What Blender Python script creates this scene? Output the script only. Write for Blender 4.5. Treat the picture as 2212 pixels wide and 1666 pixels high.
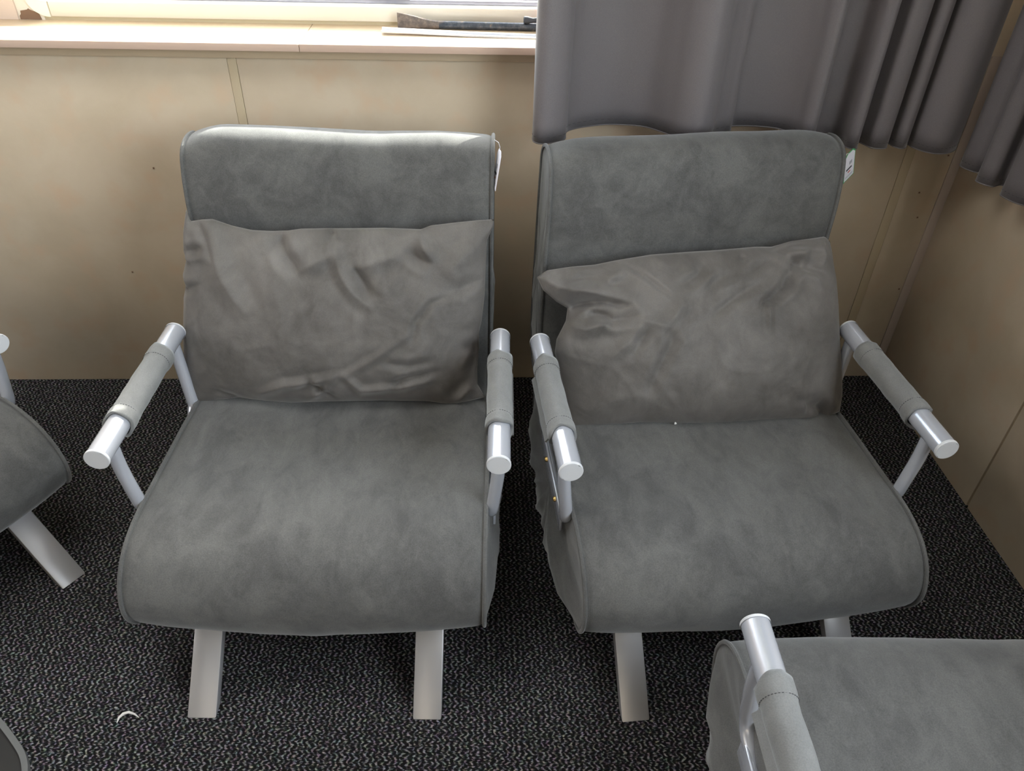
import bpy, bmesh, math, random
import numpy as np
from mathutils import Vector, Matrix, noise

for o in list(bpy.data.objects): bpy.data.objects.remove(o)
C = bpy.context.scene.collection
rnd = random.Random(7)
PI = math.pi

# ------------------------------------------------------------------ camera
cd = bpy.data.cameras.new('camera'); cam = bpy.data.objects.new('camera', cd); C.objects.link(cam)
cd.sensor_width = 36.0; cd.lens = 36.0*1654.35/2212; cd.clip_start = .02
RT = Vector((0.998947, -0.038989, 0.024180)); UP = Vector((0.004790, 0.612790, 0.790232)); FW = Vector((0.045628, 0.789284, -0.612331))
m = Matrix.Identity(4)
for i in range(3):
    m[i][0] = RT[i]; m[i][1] = UP[i]; m[i][2] = -FW[i]
m[0][3], m[1][3], m[2][3] = 0, 0, 1.4
cam.matrix_world = m
bpy.context.scene.camera = cam

# ------------------------------------------------------------------ exposure, sky, sun, daylight
sc = bpy.context.scene
sc.view_settings.view_transform = 'Standard'; sc.view_settings.look = 'None'
sc.view_settings.exposure = 0.14; sc.view_settings.gamma = 1.0; sc.view_settings.use_curve_mapping = False
w = bpy.data.worlds.new('sky'); sc.world = w; w.use_nodes = True
nt = w.node_tree; nt.nodes.clear()
sky = nt.nodes.new('ShaderNodeTexSky'); sky.sky_type = 'NISHITA'; sky.sun_disc = False
sky.sun_elevation = math.radians(31); sky.sun_rotation = math.radians(19); sky.air_density = 1.0; sky.dust_density = 2.0; sky.ozone_density = .5
bg = nt.nodes.new('ShaderNodeBackground'); bg.inputs['Strength'].default_value = 1.75
wo = nt.nodes.new('ShaderNodeOutputWorld')
hz = nt.nodes.new('ShaderNodeHueSaturation'); hz.inputs['Saturation'].default_value = .55      # hazy sky
nt.links.new(sky.outputs[0], hz.inputs['Color']); nt.links.new(hz.outputs[0], bg.inputs[0]); nt.links.new(bg.outputs[0], wo.inputs[0])

def lamp(name, kind, loc, direction, energy, color, size=None, size_y=None):
    d = bpy.data.lights.new(name, kind); o = bpy.data.objects.new(name, d); C.objects.link(o)
    o.location = loc; o.rotation_euler = Vector(direction).to_track_quat('-Z', 'Y').to_euler()
    d.energy = energy; d.color = color
    if kind == 'AREA':
        d.shape = 'RECTANGLE'; d.size = size; d.size_y = size_y
    return o
sun = lamp('sun', 'SUN', (2.6, 4, 3), (-1.25, -1.0, -.66), 24.0, (1.0, .95, .86)); sun.data.angle = math.radians(.6)
# daylight coming in by the back window, the right-hand window nearer the camera; then a ceiling light and two added fill lamps
lamp('right_window_daylight', 'AREA', (1.42, -.35, 1.50), (-1, -.05, -.55), 56, (.97, .98, 1.0), 2.0, 1.0)
lamp('ceiling_luminaire', 'AREA', (-.75, .95, 2.33), (0, 0, -1), 17, (1.0, .985, .96), 1.2, .7)
lamp('front_fill_lamp', 'AREA', (-1.0, -2.42, 1.5), (.1, 1, -.1), 2.5, (.97, .98, 1.0), 1.7, 1.1)  # weak fill added behind the camera; the front wall has no window
lamp('left_fill_lamp', 'AREA', (-2.92, .35, 1.5), (1, 0, -.12), 20, (.98, .97, 1.0), 1.9, 1.1)  # unseen fill added to brighten the right-hand corner; the left wall is solid

# ------------------------------------------------------------------ materials
def mat(name):
    m = bpy.data.materials.new(name); m.use_nodes = True
    return m, m.node_tree, m.node_tree.nodes['Principled BSDF']
def N(nt, t, **kw):
    n = nt.nodes.new(t)
    for k, v in kw.items():
        if k in n.inputs: n.inputs[k].default_value = v
        else: setattr(n, k, v)
    return n
def ramp(nt, stops):
    r = nt.nodes.new('ShaderNodeValToRGB'); e = r.color_ramp.elements
    while len(e) < len(stops): e.new(.5)
    for x, (p, c) in zip(e, stops): x.position = p; x.color = (*c, 1)
    return r
def plain(name, col, rough=.5, metal=0., **kw):
    m, nt, b = mat(name)
    b.inputs['Base Color'].default_value = (*col, 1); b.inputs['Roughness'].default_value = rough; b.inputs['Metallic'].default_value = metal
    for k, v in kw.items(): b.inputs[k].default_value = v
    return m

def suede(name, dark, light, rough=.9, sheen=.35, tint=(.75, .8, .82), patch=9., fine=.25):
    m, nt, b = mat(name); L = nt.links.new
    tc = N(nt, 'ShaderNodeTexCoord')
    n1 = N(nt, 'ShaderNodeTexNoise', Scale=patch, Detail=5., Roughness=.62, Distortion=.5)
    n2 = N(nt, 'ShaderNodeTexNoise', Scale=480., Detail=2., Roughness=.6)
    mp = N(nt, 'ShaderNodeMapping'); mp.inputs['Scale'].default_value = (1, .55, 1); mp.inputs['Rotation'].default_value = (0, 0, .5)
    L(tc.outputs['Object'], mp.inputs['Vector']); L(mp.outputs[0], n1.inputs['Vector']); L(tc.outputs['Object'], n2.inputs['Vector'])
    n3 = N(nt, 'ShaderNodeTexNoise', Scale=patch*2.6, Detail=6., Roughness=.68, Distortion=.9); L(mp.outputs[0], n3.inputs['Vector'])
    av = N(nt, 'ShaderNodeMix', data_type='FLOAT'); av.inputs['Factor'].default_value = .42; L(n1.outputs['Fac'], av.inputs['A']); L(n3.outputs['Fac'], av.inputs['B'])
    r = ramp(nt, [(.38, dark), (.60, light)]); L(av.outputs['Result'], r.inputs[0])
    mx = N(nt, 'ShaderNodeMix', data_type='RGBA', blend_type='OVERLAY'); mx.inputs['Factor'].default_value = fine
    L(r.outputs[0], mx.inputs['A']); L(n2.outputs['Fac'], mx.inputs['B']); L(mx.outputs['Result'], b.inputs['Base Color'])
    b.inputs['Roughness'].default_value = rough
    b.inputs['Sheen Weight'].default_value = sheen; b.inputs['Sheen Roughness'].default_value = .45; b.inputs['Sheen Tint'].default_value = (*tint, 1)
    b.inputs['Specular IOR Level'].default_value = .2
    bp = N(nt, 'ShaderNodeBump', Strength=.12, Distance=.0015); L(n2.outputs['Fac'], bp.inputs['Height']); L(bp.outputs[0], b.inputs['Normal'])
    return m
M_SUEDE = suede('grey_suede', (.070, .070, .069), (.113, .113, .110), tint=(.78, .8, .82), fine=.4)
M_PILLOW = suede('grey_pillow_velvet', (.084, .078, .073), (.140, .131, .124), rough=.6, sheen=.3, tint=(.8, .78, .76), patch=5., fine=.18)
M_SLEEVE = suede('grey_sleeve_suede', (.150, .152, .150), (.180, .182, .180), patch=14.)
M_STITCH = plain('dark_thread', (.03, .03, .035), .9)

M_PAINT = plain('silver_paint', (.58, .605, .67), .25, .5)
M_PAINT.node_tree.nodes['Principled BSDF'].inputs['Coat Weight'].default_value = .5
M_PAINT.node_tree.nodes['Principled BSDF'].inputs['Coat Roughness'].default_value = .12
M_LEG = plain('silver_leg_paint', (.44, .44, .455), .36, .5)
M_CAP = plain('pale_grey_plastic', (.55, .56, .58), .45)
M_BRASS = plain('brass', (.75, .52, .2), .3, 1.)
M_BLACK = plain('black_plastic', (.008, .008, .008), .6)
M_DGREY = plain('dark_grey_plastic', (.11, .115, .115), .5)

# carpet: black loop pile with broken pale zigzag columns
def carpet():
    m, nt, b = mat('carpet_loop_pile'); L = nt.links.new
    tc = N(nt, 'ShaderNodeTexCoord'); sx = N(nt, 'ShaderNodeSeparateXYZ'); L(tc.outputs['Object'], sx.inputs[0])
    def mth(op, a, bb=None, c=None):
        n = N(nt, 'ShaderNodeMath', operation=op)
        for i, v in enumerate((a, bb, c)):
            if v is None: continue
            if isinstance(v, (int, float)): n.inputs[i].default_value = v
            else: L(v, n.inputs[i])
        return n.outputs[0]
    jit = N(nt, 'ShaderNodeTexNoise', Scale=60., Detail=3., Roughness=.65); L(tc.outputs['Object'], jit.inputs['Vector'])
    jx = mth('MULTIPLY', mth('SUBTRACT', jit.outputs['Fac'], .5), .015)
    # columns run towards the back wall, each zigzags sideways
    yy = mth('ADD', sx.outputs['Y'], mth('MULTIPLY', sx.outputs['X'], .10))
    zig = mth('PINGPONG', yy, .0075)
    x2 = mth('ADD', mth('ADD', sx.outputs['X'], mth('MULTIPLY', zig, .85)), jx)
    col = mth('SINE', mth('MULTIPLY', x2, 2*PI/.0108))
    fleck = N(nt, 'ShaderNodeTexNoise', Scale=250., Detail=3., Roughness=.6)
    mp = N(nt, 'ShaderNodeMapping'); mp.inputs['Rotation'].default_value = (0, 0, .75); mp.inputs['Scale'].default_value = (.55, 1.25, 1)
    L(tc.outputs['Object'], mp.inputs['Vector']); L(mp.outputs[0], fleck.inputs['Vector'])
    v = mth('ADD', mth('MULTIPLY', col, .105), fleck.outputs['Fac'])
    r = ramp(nt, [(.44, (.0075, .0075, .008)), (.54, (.03, .03, .032)), (.74, (.33, .315, .325))]); L(v, r.inputs[0])
    tint = N(nt, 'ShaderNodeTexNoise', Scale=120., Detail=1.); L(tc.outputs['Object'], tint.inputs['Vector'])
    hs = N(nt, 'ShaderNodeMix', data_type='RGBA', blend_type='SOFT_LIGHT'); hs.inputs['Factor'].default_value = .5
    L(r.outputs[0], hs.inputs['A']); L(tint.outputs['Color'], hs.inputs['B']); L(hs.outputs['Result'], b.inputs['Base Color'])
    b.inputs['Roughness'].default_value = .95; b.inputs['Specular IOR Level'].default_value = .12
    bp = N(nt, 'ShaderNodeBump', Strength=1., Distance=.005); L(v, bp.inputs['Height']); L(bp.outputs[0], b.inputs['Normal'])
    return m
M_CARPET = carpet()

def vinyl(name, a, b_, spot):
    m, nt, b = mat(name); L = nt.links.new
    tc = N(nt, 'ShaderNodeTexCoord')
    n1 = N(nt, 'ShaderNodeTexNoise', Scale=4.5, Detail=6., Roughness=.6, Distortion=.3); L(tc.outputs['Object'], n1.inputs['Vector'])
    n2 = N(nt, 'ShaderNodeTexNoise', Scale=13., Detail=3.); L(tc.outputs['Object'], n2.inputs['Vector'])
    n3 = N(nt, 'ShaderNodeTexNoise', Scale=260., Detail=2.); L(tc.outputs['Object'], n3.inputs['Vector'])
    r = ramp(nt, [(.35, a), (.65, b_)]); L(n1.outputs['Fac'], r.inputs[0])
    r2 = ramp(nt, [(.52, (0, 0, 0)), (.74, (1, 1, 1))]); L(n2.outputs['Fac'], r2.inputs[0])
    mx = N(nt, 'ShaderNodeMix', data_type='RGBA'); L(r2.outputs[0], mx.inputs['Factor']); L(r.outputs[0], mx.inputs['A']); mx.inputs['B'].default_value = (*spot, 1)
    L(mx.outputs['Result'], b.inputs['Base Color'])
    b.inputs['Roughness'].default_value = .42; b.inputs['Specular IOR Level'].default_value = .35
    bp = N(nt, 'ShaderNodeBump', Strength=.05, Distance=.001); L(n3.outputs['Fac'], bp.inputs['Height']); L(bp.outputs[0], b.inputs['Normal'])
    return m
M_VINYL = vinyl('beige_vinyl_panel', (.48, .395, .290), (.55, .462, .350), (.53, .40, .285))
M_BATTEN = plain('beige_batten', (.47, .385, .265), .45)
M_CORNER = plain('mauve_corner_trim', (.45, .37, .31), .45)
M_SILL = vinyl('pale_wood_sill', (.60, .47, .33), (.66, .53, .38), (.62, .49, .36))
M_SILLEDGE = plain('sill_front_edge', (.50, .37, .30), .45)
M_APRON = plain('apron_board', (.47, .37, .26), .5)
M_FRAME = plain('cream_window_frame', (.72, .67, .58), .35)
M_FRAMEW = plain('white_frame_corner', (.86, .80, .68), .35)
M_LEDGE = plain('frame_rebate', (.55, .48, .33), .4)
M_ALU = plain('grey_aluminium_sash', (.30, .30, .36), .4, .6)
M_WHITE = plain('white_bead', (.9, .9, .9), .4)
M_PINK = plain('pinkish_reveal_panel', (.66, .54, .46), .45)
M_TORN = plain('bare_brown_board', (.20, .12, .075), .9)
M_CEIL = plain('white_ceiling', (.52, .51, .49), .8)

def glass():
    m = bpy.data.materials.new('window_glass'); m.use_nodes = True; nt = m.node_tree; nt.nodes.clear()
    t = N(nt, 'ShaderNodeBsdfTransparent'); t.inputs[0].default_value = (.96, .98, .97, 1)
    g = N(nt, 'ShaderNodeBsdfGlossy', Roughness=.02); lw = N(nt, 'ShaderNodeLayerWeight', Blend=.5); pw = N(nt, 'ShaderNodeMath', operation='POWER'); pw.inputs[1].default_value = 5.; fr = N(nt, 'ShaderNodeMath', operation='MULTIPLY_ADD'); fr.inputs[1].default_value = .9; fr.inputs[2].default_value = .04
    mx = N(nt, 'ShaderNodeMixShader'); o = N(nt, 'ShaderNodeOutputMaterial'); L = nt.links.new
    L(lw.outputs['Facing'], pw.inputs[0]); L(pw.outputs[0], fr.inputs[0]); L(fr.outputs[0], mx.inputs[0]); L(t.outputs[0], mx.inputs[1]); L(g.outputs[0], mx.inputs[2]); L(mx.outputs[0], o.inputs[0])
    return m
M_GLASS = glass()

def curtain_mat():
    m = bpy.data.materials.new('mauve_grey_curtain'); m.use_nodes = True; nt = m.node_tree; b = nt.nodes['Principled BSDF']; L = nt.links.new
    tc = N(nt, 'ShaderNodeTexCoord'); n = N(nt, 'ShaderNodeTexNoise', Scale=700., Detail=1.); L(tc.outputs['Object'], n.inputs['Vector'])
    r = ramp(nt, [(.3, (.125, .112, .117)), (.7, (.150, .136, .142))]); L(n.outputs['Fac'], r.inputs[0]); L(r.outputs[0], b.inputs['Base Color'])
    b.inputs['Roughness'].default_value = .6; b.inputs['Sheen Weight'].default_value = .25; b.inputs['Sheen Roughness'].default_value = .4
    t = N(nt, 'ShaderNodeBsdfTranslucent'); t.inputs[0].default_value = (.20, .17, .17, 1)
    mx = N(nt, 'ShaderNodeMixShader'); mx.inputs[0].default_value = .06
    L(b.outputs[0], mx.inputs[1]); L(t.outputs[0], mx.inputs[2]); L(mx.outputs[0], nt.nodes['Material Output'].inputs[0])
    bp = N(nt, 'ShaderNodeBump', Strength=.05, Distance=.001); L(n.outputs['Fac'], bp.inputs['Height']); L(bp.outputs[0], b.inputs['Normal'])
    return m
M_CURTAIN = curtain_mat(); M_CSTITCH = plain('mauve_thread', (.07, .065, .07), .8)

# ------------------------------------------------------------------ helpers
def link_mesh(name, verts, faces, material, parent=None, smooth=True, auto=None):
    me = bpy.data.meshes.new(name); me.from_pydata([tuple(map(float, v)) for v in verts], [], faces); me.update()
    bm = bmesh.new(); bm.from_mesh(me); bmesh.ops.recalc_face_normals(bm, faces=bm.faces); bm.to_mesh(me); bm.free()
    if smooth:
        me.polygons.foreach_set('use_smooth', [True]*len(me.polygons))
        if auto: me.set_sharp_from_angle(angle=math.radians(auto))
    me.materials.append(material)
    o = bpy.data.objects.new(name, me); C.objects.link(o)
    if parent: o.parent = parent
    return o
class MB:
    def __init__(s): s.v = []; s.f = []
    def add(s, v, f):
        b = len(s.v); s.v += [tuple(map(float, p)) for p in v]; s.f += [tuple(i+b for i in q) for q in f]
    def box(s, c, size, M=None, bev=.0):
        bm = bmesh.new(); bmesh.ops.create_cube(bm, size=1)
        for v in bm.verts: v.co = Vector((v.co.x*size[0], v.co.y*size[1], v.co.z*size[2]))
        if bev: bmesh.ops.bevel(bm, geom=bm.edges[:], offset=bev, segments=2, affect='EDGES', profile=.5)
        for v in bm.verts:
            if M: v.co = M @ v.co
            v.co += Vector(c)
        bm.verts.index_update()
        s.add([v.co[:] for v in bm.verts], [[v.index for v in f.verts] for f in bm.faces]); bm.free()
    def tube(s, path, r, seg=16, cap=True, flat=None):
        P = [Vector(p) for p in path]; n = len(P); rs = r if isinstance(r, (list, tuple)) else [r]*n
        T = [(P[min(i+1, n-1)]-P[max(i-1, 0)]).normalized() for i in range(n)]
        u = T[0].orthogonal().normalized(); rings = []; V = []
        for i in range(n):
            u = (u - T[i]*u.dot(T[i])).normalized(); q = T[i].cross(u)
            for k in range(seg):
                a = 2*PI*k/seg; V.append(P[i]+(u*math.cos(a)+q*math.sin(a))*rs[i])
        F = [(i*seg+k, i*seg+(k+1) % seg, (i+1)*seg+(k+1) % seg, (i+1)*seg+k) for i in range(n-1) for k in range(seg)]
        if cap: F += [tuple(range(seg)), tuple((n-1)*seg+k for k in range(seg))]
        s.add(V, F)
    def build(s, name, material, parent=None, smooth=True, auto=40): return link_mesh(name, s.v, s.f, material, parent, smooth, auto)
def rounded(path, rad, k=6):
    P = [Vector(p) for p in path]; out = [P[0]]
    for i in range(1, len(P)-1):
        a = (P[i-1]-P[i]); b = (P[i+1]-P[i]); d = min(rad, a.length*.48, b.length*.48); A = P[i]+a.normalized()*d; B = P[i]+b.normalized()*d
        for j in range(k+1):
            t = j/k; out.append(A*(1-t)**2+P[i]*2*t*(1-t)+B*t*t)
    out.append(P[-1]); return out
def tag(o, label, cat, group=None):
    o['label'] = label; o['category'] = cat
    if group: o['group'] = group
    return o
def struct(o): o['kind'] = 'structure'; return o
def empty(name, loc, rz=0):
    o = bpy.data.objects.new(name, None); C.objects.link(o); o.location = loc; o.rotation_euler = (0, 0, rz); o.empty_display_size = .1; return o
def bx(name, lo, hi, material, parent=None, bev=.0):
    b = MB(); b.box([(a+c)/2 for a, c in zip(lo, hi)], [c-a for a, c in zip(lo, hi)], bev=bev); return b.build(name, material, parent, smooth=bev > 0)
def fbm(x, y, z, s, seed=0.): return noise.fractal(Vector((x*s+seed, y*s+seed*.7, z*s-seed)), 1.0, 2.0, 3)

# ------------------------------------------------------------------ the room
XL, XR, YF, YW, YU, ZC = -3.0, 1.2343, -2.5, 1.8446, 1.976, 2.35
struct(bx('floor', (XL, YF, -.05), (XR+.05, YU+.1, 0), M_CARPET))
struct(bx('ceiling', (XL, YF, ZC), (XR+.05, YU+.5, ZC+.08), M_CEIL))
wb = struct(bx('wall_back', (XL, YW+.012, 0), (XR+.05, YU, .938), M_BATTEN))
e = .0008
for x0, x1 in ((XL, -.5617-e), (-.5419+e, 1.0816-e), (1.1056+e, 1.2094-e)):
    bx('panel', (x0, YW, 0), (x1, YW+.0125, .938), M_VINYL, wb, .0006)
for x0, x1 in ((-.5617, -.5419), (1.0816, 1.1056)):
    bx('batten', (x0, YW-.0012, 0), (x1, YW+.0125, .938), M_BATTEN, wb, .0005)
bx('corner_trim', (1.2094, YW-.002, 0), (XR, YW+.0125, .938), M_CORNER, wb, .0006)
b = MB()
for x, z in ((-.79, .65), (-.92, .36), (1.175, .53), (1.195, .70), (1.20, .31), (-.55, .60), (1.155, .60)): b.box((x, YW-.0008, z), (.0042, .0016, .0042), bev=.0006)
b.build('nail_heads', M_TORN, wb)
wr = struct(empty('wall_right', (0, 0, 0)))
WY0, WY1, WZ0, WZ1 = -1.35, .70, .98, 2.02
for y0, y1, z0, z1 in ((YF, WY0, 0, ZC), (WY0, WY1, 0, WZ0), (WY0, WY1, WZ1, ZC), (WY1, 1.296-.0035, 0, ZC), (1.296+.0035, YW+.0125, 0, ZC)):
    bx('panel', (XR, y0, z0), (XR+.0125, y1, z1), M_VINYL, wr, .0015)
bx('seam_backing', (XR+.006, 1.28, 0), (XR+.02, 1.31, ZC), M_BATTEN, wr)
w2 = struct(empty('window_2', (XR, 0, 0)))
for lo, hi in (((.0, WY0, WZ0), (.06, WY1, WZ0+.04)), ((.0, WY0, WZ1-.04), (.06, WY1, WZ1)), ((.0, WY0, WZ0+.04), (.06, WY0+.04, WZ1-.04)), ((.0, WY1-.04, WZ0+.04), (.06, WY1, WZ1-.04)), ((.0, -.345, WZ0+.04), (.06, -.305, WZ1-.04))):
    bx('frame_rail', lo, hi, M_FRAME, w2, .002)
bx('glass_pane', (.03, WY0+.04, WZ0+.04), (.033, WY1-.04, WZ1-.04), M_GLASS, w2)
# upper back wall with the window opening
wu = struct(empty('wall_upper', (0, 0, 0)))
bx('panel', (XL, YU-.004, .954), (-1.0605, YU+.05, ZC), M_PINK, wu, .001)
bx('jamb_strip', (-1.0598, YU, .954), (-1.002, YU+.05, ZC), M_FRAME, wu)
bx('panel', (-1.002, YU, 2.05), (XR+.05, YU+.05, ZC), M_VINYL, wu)
bx('panel', (1.06, YW, .938), (XR, YU+.05, ZC), M_VINYL, wu)
# torn patch of bare board in the corner
rr = random.Random(3); pts = [(-1.0575, .9545), (-1.057, .962), (-1.053, .966), (-1.052, .973), (-1.045, .974), (-1.036, .9755), (-1.033, .978), (-1.030, .9755), (-1.012, .9675), (-1.009, .9545)]
link_mesh('torn_patch', [(x, YU-.0012, z) for x, z in pts]+[(x, YU+.001, z) for x, z in pts], [tuple(range(10))]+[(i, (i+1) % 10, 10+(i+1) % 10, 10+i) for i in range(10)], M_TORN, wu, False)
M_FAR = plain('far_wall_board', (.30, .25, .19), .6)
struct(bx('wall_left', (XL-.06, YF, 0), (XL, YU+.1, ZC), M_FAR))
struct(bx('wall_front', (XL, YF-.06, 0), (XR+.05, YF, ZC), M_FAR))

# sill: two boards over an apron
sl = struct(empty('trim_1', (0, 0, .938)))
for x0, x1 in ((XL, -.3862), (-.3850, 1.059)):
    bx('sill_board', (x0, 1.796, 0), (x1, YU+.03, .016), M_SILL, sl, .0012)
    bx('edge_band', (x0, 1.7945, .0002), (x1, 1.7962, .0155), M_SILLEDGE, sl, .0004)
bx('apron', (XL, YW-.012, -.025), (1.059, YW+.001, -.0006), M_APRON, sl, .001)

# window
wn = struct(empty('window_1', (-1.0, YU, .954)))
def wbx(name, lo, hi, mt, bev=.0): return bx(name, [lo[0]+1.0, lo[1]-YU, lo[2]-.954], [hi[0]+1.0, hi[1]-YU, hi[2]-.954], mt, wn, bev)
wbx('rebate_strip', (-1.006, YU+.002, .954), (1.055, YU+.04, .963), M_LEDGE)
wbx('frame_rail', (-.9845, YU-.004, .9615), (1.055, YU+.035, .9945), M_FRAME, .0035)
wbx('frame_bead', (-.9900, YU-.002, .9930), (1.055, YU+.012, .9965), M_WHITE, .001)
# rounded white corner and left stile, one swept block
n = 12; out = [(-1.033, 2.05), (-1.033, .9615+.046)]+[(-1.033+.048*(1-math.cos(t)), .9615+.046*(1-math.sin(t))) for t in [PI/2*k/n for k in range(1, n+1)]]
inn = [(-1.000, 2.05), (-1.000, .9985)]+[(-1.000+.006*k/n, .9985-.003*k/n) for k in range(1, n)]+[(-.9855, .9945)]
no = len(out); V = [(x+1., y, z-.954) for y in (-.005, .035) for x, z in out+inn]; no2 = 2*no
F = []
for k in range(no-1):
    F += [(k, k+1, no+k+1, no+k), (no2+k, no2+k+1, no2+no+k+1, no2+no+k), (k, k+1, no2+k+1, no2+k), (no+k, no+k+1, no2+no+k+1, no2+no+k)]
F += [(0, no, no2+no, no2), (no-1, no2-1, no2+no2-1, no2+no-1)]
link_mesh('frame_corner', V, F, M_FRAMEW, wn, True, 30)
wbx('frame_rail', (-1.033, YU-.004, 1.98), (1.055, YU+.035, 2.05), M_FRAME, .003)
wbx('sash_rail', (-1.0, YU+.036, .985), (1.055, YU+.062, 1.003), M_ALU, .002)
wbx('sash_rail', (-1.0, YU+.064, .990), (1.055, YU+.074, 1.0105), M_ALU, .001)
wbx('sash_bead', (-1.0, YU+.074, 1.006), (1.055, YU+.082, 1.0155), M_WHITE, .001)
wbx('sash_stile', (-.19, YU+.036, 1.003), (-.155, YU+.06, 1.98), M_ALU, .002)
wbx('glass_pane', (-1.0, YU+.066, 1.000), (1.055, YU+.070, 1.98), M_GLASS)

# outside: lawn, brick paving strip
def lawn():
    m, nt, b = mat('lawn'); n = N(nt, 'ShaderNodeTexNoise', Scale=6., Detail=6.); r = ramp(nt, [(.3, (.16, .22, .05)), (.7, (.34, .38, .14))])
    nt.links.new(n.outputs['Fac'], r.inputs[0]); nt.links.new(r.outputs[0], b.inputs['Base Color']); b.inputs['Roughness'].default_value = .9; return m
g = bx('lawn', (-12, 2.2, -.75), (12, 30, -.6), lawn()); struct(g)
M_BRICK = plain('red_brick', (.45, .16, .10), .85)
pv = struct(empty('brick_path', (-.25, 2.9, -.6)))
for i in range(3):
    for j in range(3): bx('brick', (i*.215, j*.105-.1, 0), (i*.215+.205, j*.105-.005, .03), M_BRICK, pv, .004)

# ------------------------------------------------------------------ chair
def resample(P, n, closed=True):
    P = np.array(P, float); Q = np.vstack([P, P[:1]]) if closed else P
    # Catmull-Rom densify
    D = []
    m = len(P)
    for i in range(m if closed else m-1):
        p0, p1, p2, p3 = (P[(i-1) % m], P[i], P[(i+1) % m], P[(i+2) % m]) if closed else (P[max(i-1, 0)], P[i], P[i+1], P[min(i+2, m-1)])
        for t in np.linspace(0, 1, 12, endpoint=False):
            D.append(.5*((2*p1)+(-p0+p2)*t+(2*p0-5*p1+4*p2-p3)*t*t+(-p0+3*p1-3*p2+p3)*t**3))
    D.append(P[0] if closed else P[-1]); D = np.array(D)
    s = np.r_[0, np.cumsum(np.linalg.norm(np.diff(D, axis=0), axis=1))]
    q = np.linspace(0, s[-1], n+1 if closed else n)[:n]
    return np.stack([np.interp(q, s, D[:, k]) for k in range(D.shape[1])], 1)
HW = .3195     # half width of the cushions
def cushion(name, prof, parent, crown, deform, seed, nprof=110, puff=(.010, .010), piping_r=.0040):
    P = resample(prof, nprof); c = P.mean(0)
    T = np.roll(P, -1, 0)-np.roll(P, 1, 0); Nn = np.stack([T[:, 1], -T[:, 0]], 1); Nn /= np.linalg.norm(Nn, axis=1)[:, None]
    if ((P-c)*Nn).sum() < 0: Nn = -Nn
    xs = [-1, -.993, -.984, -.972, -.955]+list(np.linspace(-.92, .92, 37))+[.955, .972, .984, .993, 1]
    V = []; F = []
    ring = []
    def pt(x, p, nrm, off):
        q = p+nrm*off; v = np.array([x, q[0], q[1]])
        return deform(v)
    for s in (1,):
        pass
    nx = len(xs)
    for x in xs:
        ax = abs(x); cr = crown*(1-ax**6)
        groove = -.0030*math.exp(-((ax-.980)/.006)**2)
        for k in range(nprof):
            p = P[k]; und = .0022*fbm(x*HW, p[0], p[1], 7., seed)*(1-ax**4)
            V.append(pt(x*HW, p, Nn[k], cr+groove+und))
    for i in range(nx-1):
        for k in range(nprof): F.append((i*nprof+k, i*nprof+(k+1) % nprof, (i+1)*nprof+(k+1) % nprof, (i+1)*nprof+k))
    # gussets
    for sgn, base in ((-1, 0), (1, (nx-1)*nprof)):
        prev = [base+k for k in range(nprof)]
        for s in (.97, .9, .78, .6, .4, .2, .06):
            cur = []
            for k in range(nprof):
                q = c+(P[k]-c)*s; pf = puff[0 if sgn < 0 else 1]; bul = (.12+.88*max(0, min(1, (c[1]+.01-q[1])/.06)))*pf*(1-s**3)+(.003+pf*.30*max(.15, min(1, (c[1]+.01-q[1])/.06)))*fbm(q[0]*1.3, q[1]*1.8, sgn, 15., seed+3)*(1-s**6)
                cur.append(len(V)); V.append(deform(np.array([sgn*(HW+bul), q[0], q[1]])))
            for k in range(nprof): F.append((prev[k], prev[(k+1) % nprof], cur[(k+1) % nprof], cur[k]))
            prev = cur
        F.append(tuple(prev))
    o = link_mesh(name, V, F, M_SUEDE, parent, True)
    for sgn in (-1, 1):
        b = MB(); path = [deform(np.array([sgn*(HW+.0004), *(P[k]+Nn[k]*.0012)])) for k in list(range(nprof))+[0]]
        b.tube(path, piping_r, 8, False); b.build('piping', M_SUEDE, o)
    return o
SEAT = [(.69, .335), (.54, .328), (.43, .333), (.30, .335), (.22, .336), (.17, .331), (.125, .316), (.092, .290), (.074, .258), (.069, .228), (.078, .195), (.098, .168), (.13, .155), (.20, .15), (.45, .15), (.69, .155), (.735, .20), (.735, .29)]
BACK = [(.700, .300), (.722, .40), (.738, .52), (.744, .62), (.748, .69), (.756, .740), (.766, .776), (.779, .804), (.801, .820), (.835, .825), (.868, .818), (.888, .797), (.892, .765), (.885, .68), (.868, .55), (.848, .42), (.828, .32), (.80, .285), (.74, .28)]

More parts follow.
